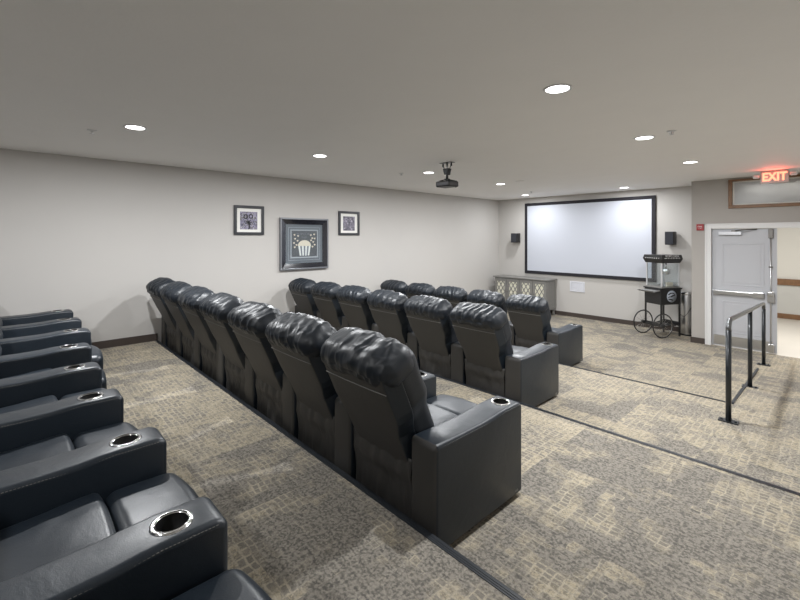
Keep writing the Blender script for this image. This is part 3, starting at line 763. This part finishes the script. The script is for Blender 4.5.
# ------------------------------------------------------------------ popcorn cart
CRX, CRY = -2.64, 9.30
crt = thing('popcorn_cart', (CRX, CRY, 0), 'black popcorn machine on a two-wheeled cart in the corner by the screen', 'popcorn machine', rz=math.radians(-29))
PX = mat('popcorn cart black', (0.013, 0.013, 0.014), 0.35, coat=0.3)
GL = bpy.data.materials.new('clear glass'); GL.use_nodes = True
N, L = nodes(GL); N.remove(N['Principled BSDF'])
tr = N.new('ShaderNodeBsdfTransparent'); tr.inputs[0].default_value = (0.95, 0.97, 0.98, 1)
gs = N.new('ShaderNodeBsdfGlossy'); gs.inputs['Roughness'].default_value = 0.03
lw = N.new('ShaderNodeLayerWeight'); lw.inputs['Blend'].default_value = 0.4
fn = N.new('ShaderNodeMath'); fn.operation = 'MULTIPLY_ADD'; fn.inputs[1].default_value = 0.12; fn.inputs[2].default_value = 0.03; L.new(lw.outputs['Facing'], fn.inputs[0])
mx = N.new('ShaderNodeMixShader'); L.new(fn.outputs[0], mx.inputs[0]); L.new(tr.outputs[0], mx.inputs[1]); L.new(gs.outputs[0], mx.inputs[2])
L.new(mx.outputs[0], N['Material Output'].inputs['Surface'])
CAW, CL = 0.185, 0.47      # half width (axle direction), length
def wheel(x):
    Rw = 0.228; bm = bmesh.new()
    tube(bm, [(x, Rw*math.cos(a), 0.235+Rw*math.sin(a)) for a in [2*PI*k/48 for k in range(48)]], 0.0115, 8, closed=True)
    o = obj('wheel', bm, PX, crt)
    bm = bmesh.new(); tube(bm, [(x, 0.217*math.cos(a), 0.235+0.217*math.sin(a)) for a in [2*PI*k/48 for k in range(48)]], 0.005, 6, closed=True)
    obj('rim', bm, CHROME, o)
    bm = bmesh.new()
    for k in range(12):
        a = 2*PI*k/12; tube(bm, [(x, 0.02*math.cos(a), 0.235+0.02*math.sin(a)), (x, 0.215*math.cos(a), 0.235+0.215*math.sin(a))], 0.0025, 6)
    obj('spokes', bm, CHROME, o)
    bm = bmesh.new(); lathe(bm, [(0.030, -0.03), (0.030, 0.03)], 16, Matrix.Translation((x, 0, 0.235)) @ Matrix.Rotation(PI/2, 4, 'Y')); obj('hub', bm, PX, o)
wheel(-0.235); wheel(0.235)
bm = bmesh.new(); tube(bm, [(-0.26, 0, 0.235), (0.26, 0, 0.235)], 0.012, 10); obj('axle', bm, PX, crt)
for s in (-1, 1):
    obj('leg', BM((s*CAW-0.013, s*CAW+0.013, 0.0, 0.026, 0.235, 0.64)), PX, crt, bevel=0.002)
    bm = BM((s*CAW-0.013, s*CAW+0.013, CL-0.03, CL-0.004, 0.012, 0.64)); lathe(bm, [(0.018, 0), (0.018, 0.014)], 12, Matrix.Translation((s*CAW, CL-0.017, 0))); obj('leg', bm, PX, crt)
bm = bmesh.new()
for s in (-1, 1): tube(bm, [(s*CAW, 0.01, 0.25), (s*CAW*0.7, 0.16, 0.22), (s*CAW*0.7, 0.32, 0.25), (s*CAW, CL-0.02, 0.24)], 0.010, 8)
bx(bm, -CAW, CAW, 0.10, CL-0.10, 0.205, 0.222); bx(bm, -CAW, CAW, CL-0.026, CL-0.010, 0.20, 0.28); bx(bm, -CAW, CAW, 0.0, 0.02, 0.20, 0.27)
obj('lower_frame', bm, PX, crt)
obj('cart_body', BM((-CAW-0.012, CAW+0.012, -0.005, CL+0.005, 0.63, 0.93)), PX, crt, bevel=0.006)
obj('cart_deck', BM((-CAW-0.03, CAW+0.03, -0.02, CL+0.02, 0.93, 0.955)), PX, crt, bevel=0.004)
# sloped rear shelf / handle
bm = bmesh.new(); prism(bm, [(-0.012, 0.90), (-0.16, 0.875), (-0.205, 0.905), (-0.20, 0.912), (-0.158, 0.885), (-0.012, 0.912)], 0, -CAW, CAW)
obj('side_shelf', bm, mat('dull grey steel', (0.25,0.25,0.25), 0.5, 0.5), crt)['label'] = 'steel fold-out shelf'
# round emblem on the side facing the camera
em = bmesh.new(); lathe(em, [(0.115, 0), (0.115, 0.004), (0.001, 0.004)], 32, Matrix.Translation((CAW+0.0125, 0.25, 0.79)) @ Matrix.Rotation(PI/2, 4, 'Y'))
e_ = obj('emblem', em, mat('grey emblem', (0.36, 0.40, 0.46), 0.5), crt)
em = bmesh.new()
for (y0, z0, y1, z1, rr) in ((-0.085, 0.035, 0.02, 0.065, 0.016), (-0.03, -0.01, 0.075, 0.02, 0.018), (-0.08, -0.055, 0.03, -0.075, 0.015), (0.02, 0.065, 0.07, 0.035, 0.012), (-0.085, -0.02, -0.03, -0.01, 0.012)):
    tube(em, [(CAW+0.0175, 0.25+y0, 0.79+z0), (CAW+0.0175, 0.25+(y0+y1)/2, 0.79+(z0+z1)/2+0.01), (CAW+0.0175, 0.25+y1, 0.79+z1)], rr*0.8, 8)
for v in em.verts: v.co.x = CAW+0.0165+(v.co.x-CAW-0.0175)*0.12
obj('swirl', em, PX, e_)
# glass case
G0, G1, GW = 0.035, CL-0.03, CAW-0.01
for s in (-1, 1):
    for y in (G0, G1): obj('corner_post', BM((s*GW-0.011, s*GW+0.011, y-0.011, y+0.011, 0.955, 1.44)), MATS['silver plastic'], crt)
for s in (-1, 1): obj('glass_pane', BM((s*GW-0.0015, s*GW+0.0015, G0+0.011, G1-0.011, 0.962, 1.425)), GL, crt)
for y in (G0, G1): obj('glass_pane', BM((-GW+0.011, GW-0.011, y-0.0015, y+0.0015, 0.985, 1.425)), GL, crt)
bm = BM((-GW-0.012, GW+0.012, G0-0.012, G0+0.008, 0.956, 0.985), (-GW-0.012, GW+0.012, G1-0.008, G1+0.012, 0.956, 0.985), (GW-0.008, GW+0.012, G0, G1, 0.956, 0.978), (-GW-0.012, -GW+0.008, G0, G1, 0.956, 0.978))
obj('case_base_rail', bm, STEEL, crt)
bm = bmesh.new(); lathe(bm, [(0.05, 1.20), (0.075, 1.22), (0.078, 1.31), (0.07, 1.315), (0.066, 1.225), (0.001, 1.225)], 20, Matrix.Translation((0.02, 0.30, 0))); tube(bm, [(0.02, 0.30, 1.31), (0.02, 0.30, 1.45)], 0.012, 8)
obj('kettle', bm, CHROME, crt)['label'] = 'shiny popping kettle'
bm = bmesh.new(); prism(bm, [(G1-0.10, 1.00), (G1+0.10, 1.035), (G1+0.105, 1.045), (G1-0.10, 1.012)], 0, -GW+0.02, GW-0.02)
prism(bm, [(0.06, 0.99), (0.20, 0.965), (G1-0.10, 1.0), (G1-0.10, 1.01), (0.20, 0.975), (0.06, 1.0)], 0, -GW+0.02, GW-0.02)
obj('popcorn_tray', bm, STEEL, crt)
obj('drawer_front', BM((GW-0.05, GW-0.02, 0.18, 0.33, 0.965, 1.06)), mat('cream popcorn box', (0.6, 0.55, 0.45), 0.6), crt)
# flared canopy
def frustum(bm, ax, ay, z0, bx_, by_, z1, cy_):
    A = [bm.verts.new((sx*ax, cy_+sy*ay, z0)) for sx, sy in ((-1,-1),(1,-1),(1,1),(-1,1))]; B = [bm.verts.new((sx*bx_, cy_+sy*by_, z1)) for sx, sy in ((-1,-1),(1,-1),(1,1),(-1,1))]
    bm.faces.new(A[::-1]); bm.faces.new(B)
    for i in range(4): bm.faces.new([A[i], A[(i+1) % 4], B[(i+1) % 4], B[i]])
mid = (G0+G1)/2; hl = (G1-G0)/2
bm = bmesh.new(); frustum(bm, GW+0.02, hl+0.02, 1.44, GW+0.052, hl+0.052, 1.52, mid); frustum(bm, GW+0.052, hl+0.052, 1.52, GW+0.035, hl+0.035, 1.60, mid)
bmesh.ops.remove_doubles(bm, verts=bm.verts, dist=1e-5)
can = obj('canopy', bm, PX, crt, bevel=0.004)
bm = bmesh.new()
for i in range(10):
    a = mid-hl+0.03+i*(2*hl-0.06)/9
    bmesh.ops.create_uvsphere(bm, u_segments=8, v_segments=6, radius=0.010, matrix=Matrix.Translation((GW+0.047, a, 1.535)))
    if i < 7: bmesh.ops.create_uvsphere(bm, u_segments=8, v_segments=6, radius=0.010, matrix=Matrix.Translation((-GW+0.02+i*(2*GW-0.04)/6, mid-hl-0.047, 1.535)))
for b in bm.faces: b.smooth = True
obj('trim_studs', bm, mat('silver studs', (0.7, 0.7, 0.7), 0.3, 0.7), can)
Mx = Matrix.Translation((GW+0.046, mid, 1.572)) @ Matrix.Rotation(PI/2, 4, 'Z') @ FACE_CAM @ Matrix.Rotation(math.radians(-20), 4, 'X')
text_mesh('POPCORN', 0.06, Mx, mat('grey lettering', (0.5, 0.5, 0.5), 0.5), 'letters', can, 0.002, 1.1)
bm = bmesh.new(); tube(bm, [(CAW, CL-0.02, 0.45), (CAW+0.03, CL+0.05, 0.38), (CAW+0.05, CL+0.12, 0.45), (CAW+0.06, CL+0.20, 0.56)], 0.005, 6)
obj('power_cord', bm, BLACK, crt)

# stainless can in the corner behind the cart
t = thing('trash_can', (-2.19, 9.86, 0), 'tall stainless steel bin in the corner behind the popcorn cart', 'trash can')
bm = bmesh.new(); lathe(bm, [(0.118, 0.0), (0.12, 0.015), (0.12, 0.79), (0.118, 0.80)], 36); obj('body', bm, STEEL, t)
bm = bmesh.new(); lathe(bm, [(0.122, 0.80), (0.124, 0.82), (0.115, 0.855), (0.08, 0.875), (0.001, 0.88)], 36); obj('lid', bm, CHROME, t)
bm = bmesh.new(); lathe(bm, [(0.122, 0.0), (0.122, 0.03)], 36); obj('base_ring', bm, BLACK, t)

# ------------------------------------------------------------------ pictures on the left wall
def picture(y0, y1, z0, z1, fw, depth, fmat, label, name='framed_picture'):
    t = thing(name, (WX, (y0+y1)/2, (z0+z1)/2), label, 'picture', 'pictures on the left wall')
    hy, hz_ = (y1-y0)/2, (z1-z0)/2
    bm = bmesh.new(); B = lambda a, b, c, d: bx(bm, 0.001, depth, a, b, c, d)
    B(-hy, hy, -hz_, -hz_+fw); B(-hy, hy, hz_-fw, hz_); B(-hy, -hy+fw, -hz_+fw, hz_-fw); B(hy-fw, hy, -hz_+fw, hz_-fw)
    obj('frame', bm, fmat, t, bevel=0.003)
    return t, hy, hz_
def art_material(name, cols, scale):
    m = bpy.data.materials.new(name); m.use_nodes = True; N, L = nodes(m); b = N['Principled BSDF']
    tc = N.new('ShaderNodeTexCoord'); n = N.new('ShaderNodeTexNoise'); n.inputs['Scale'].default_value = scale; n.inputs['Detail'].default_value = 3; n.inputs['Distortion'].default_value = 1.2
    r = N.new('ShaderNodeValToRGB'); L.new(tc.outputs['Object'], n.inputs['Vector']); L.new(n.outputs['Fac'], r.inputs[0]); L.new(r.outputs[0], b.inputs['Base Color'])
    r.color_ramp.interpolation = 'CONSTANT'
    while len(r.color_ramp.elements) > 1: r.color_ramp.elements.remove(r.color_ramp.elements[0])
    r.color_ramp.elements[0].position = 0; r.color_ramp.elements[0].color = (*cols[0], 1)
    for i, c in enumerate(cols[1:]):
        e = r.color_ramp.elements.new(0.38+0.24*(i)/(max(1, len(cols)-2))); e.color = (*c, 1)
    b.inputs['Roughness'].default_value = 0.4
    return m
FR = mat('charcoal picture frame', (0.028, 0.030, 0.036), 0.35)
ART1 = art_material('violet grey print', [(0.05, 0.05, 0.07), (0.16, 0.15, 0.22), (0.30, 0.28, 0.38), (0.10, 0.10, 0.09), (0.42, 0.40, 0.48)], 16)
t, hy, hz_ = picture(2.606, 3.11, 1.985, 2.465, 0.045, 0.03, FR, 'small square picture with pale mat, left of the large popcorn picture')
obj('mat_board', BM((0.004, 0.008, -hy+0.045, hy-0.045, -hz_+0.045, hz_-0.045)), PAPER, t)
obj('print', BM((0.0085, 0.0105, -0.15, 0.14, -0.15, 0.14)), ART1, t)
bm = bmesh.new(); INK = mat('dark ink', (0.02, 0.02, 0.025), 0.5)
for cy_, cz in ((-0.055, 0.06), (0.03, 0.065)):
    tube(bm, [(0.0125, cy_+0.03*math.cos(a), cz+0.03*math.sin(a)) for a in [2*PI*k/16 for k in range(16)]], 0.010, 6, closed=True)
for a in range(7):
    tube(bm, [(0.0125, -0.01, -0.03), (0.0125, -0.01+0.06*math.cos(a*0.9), -0.03+0.055*math.sin(a*0.9))], 0.007, 6)
tube(bm, [(0.0125, 0, -0.03), (0.0125, 0.005, -0.14)], 0.012, 6)
for v in bm.verts: v.co.x = 0.0112+(v.co.x-0.0125)*0.05
obj('print_figure', bm, INK, t)
t, hy, hz_ = picture(4.62, 5.123, 1.985, 2.455, 0.045, 0.03, FR, 'small square picture with pale mat, right of the large popcorn picture')
obj('mat_board', BM((0.004, 0.008, -hy+0.045, hy-0.045, -hz_+0.045, hz_-0.045)), PAPER, t)
ART2 = art_material('black and lilac print', [(0.02, 0.02, 0.025), (0.30, 0.28, 0.36), (0.04, 0.04, 0.05), (0.22, 0.20, 0.27), (0.5, 0.48, 0.52)], 19)
obj('print', BM((0.0085, 0.0105, -0.14, 0.14, -0.145, 0.135)), ART2, t)
# large popcorn picture: deep stepped frame
y0, y1, z0, z1 = 3.392, 4.366, 1.368, 2.289
t, hy, hz_ = picture(y0, y1, z0, z1, 0.028, 0.055, mat('silver grey frame edge', (0.22, 0.23, 0.25), 0.3, 0.5), 'large square dark framed popcorn bucket picture in the middle of the wall')
bm = bmesh.new()
def ring(bm, a, b, xa, xb):       # sloped band from half-size offset a (depth xa) in to offset b (depth xb)
    A = [bm.verts.new((xa, sy*(hy-a), sz*(hz_-a))) for sy, sz in ((-1,-1),(1,-1),(1,1),(-1,1))]; B = [bm.verts.new((xb, sy*(hy-b), sz*(hz_-b))) for sy, sz in ((-1,-1),(1,-1),(1,1),(-1,1))]
    C_ = [bm.verts.new((0.001, sy*(hy-b), sz*(hz_-b))) for sy, sz in ((-1,-1),(1,-1),(1,1),(-1,1))]; D_ = [bm.verts.new((0.001, sy*(hy-a), sz*(hz_-a))) for sy, sz in ((-1,-1),(1,-1),(1,1),(-1,1))]
    for i in range(4):
        j = (i+1) % 4; bm.faces.new([A[i], A[j], B[j], B[i]]); bm.faces.new([B[i], B[j], C_[j], C_[i]]); bm.faces.new([D_[i], A[i], A[j], D_[j]][::-1]); bm.faces.new([C_[i], C_[j], D_[j], D_[i]])
ring(bm, 0.028, 0.115, 0.050, 0.022); obj('frame_slope', bm, mat('black lacquer frame', (0.015, 0.016, 0.022), 0.12, coat=0.5), t)
bm = bmesh.new(); ring(bm, 0.115, 0.21, 0.018, 0.016); obj('mat_border', bm, mat('slate grey mat', (0.15, 0.165, 0.185), 0.3), t)
bm = bmesh.new(); ring(bm, 0.165, 0.172, 0.021, 0.021); ring(bm, 0.205, 0.228, 0.024, 0.022); obj('inner_trim', bm, mat('light grey fillet', (0.40, 0.41, 0.43), 0.4), t)
q = hy-0.228; qz = hz_-0.228
obj('print', BM((0.004, 0.014, -q, q, -qz, qz)), mat('dark slate print', (0.10, 0.105, 0.115), 0.35, var=0.1, vscale=8), t)
def flat(bm, pts, x=0.0165, th=0.0015, mi=0): prism(bm, pts, 0, x-th, x+th*0.3, mi)
PW = mat('ivory print', (0.85, 0.83, 0.78), 0.5); PD = mat('soft grey print', (0.20, 0.21, 0.24), 0.5)
bm = bmesh.new()
flat(bm, [(-0.125, -0.04), (0.125, -0.04), (0.095, -0.215), (-0.095, -0.215)], mi=1)
for i in (0, 2, 4, 6):
    a = -0.125+0.25*i/7; b = -0.125+0.25*(i+1)/7; flat(bm, [(a, -0.04), (b, -0.04), (b*0.76, -0.215), (a*0.76, -0.215)], 0.0180, 0.001, 0)
flat(bm, [(0.135*math.cos(a), -0.04+0.105*math.sin(a)) for a in [PI*k/14 for k in range(15)]], 0.0185, 0.001, 2)
for cy_, cz in ((-0.20,0.16),(-0.13,0.14),(-0.19,0.09),(-0.14,0.055),(-0.21,0.015),(-0.16,-0.02),(-0.195,-0.06),(0.13,0.155),(0.20,0.17),(0.16,0.10),(0.21,0.095),(0.135,0.06),(0.18,0.03),(0.21,-0.02),(0.165,-0.055)):
    flat(bm, [(cy_+0.018*math.cos(a)*(1+0.25*math.sin(3*a)), cz+0.016*math.sin(a)) for a in [2*PI*j/9 for j in range(9)]], 0.0180, 0.001, 2)
obj('popcorn_design', bm, [PW, PD, mat('cream print', (0.80, 0.70, 0.56), 0.5)], t)
MR = Matrix.Rotation(PI/2, 4, 'Z') @ FACE_CAM
text_mesh('POPCORN', 0.055, Matrix.Translation((0.0165, 0, 0.175)) @ MR, PD, 'letters', t, 0.0008, 1.2)
text_mesh('fresh', 0.05, Matrix.Translation((0.0165, 0, 0.115)) @ MR, PD, 'letters', t, 0.0008, 1.0)
bm = bmesh.new(); bx(bm, 0.026, 0.028, -hy+0.10, hy-0.10, -hz_+0.10, hz_-0.10)
obj('glass', bm, GL, t)
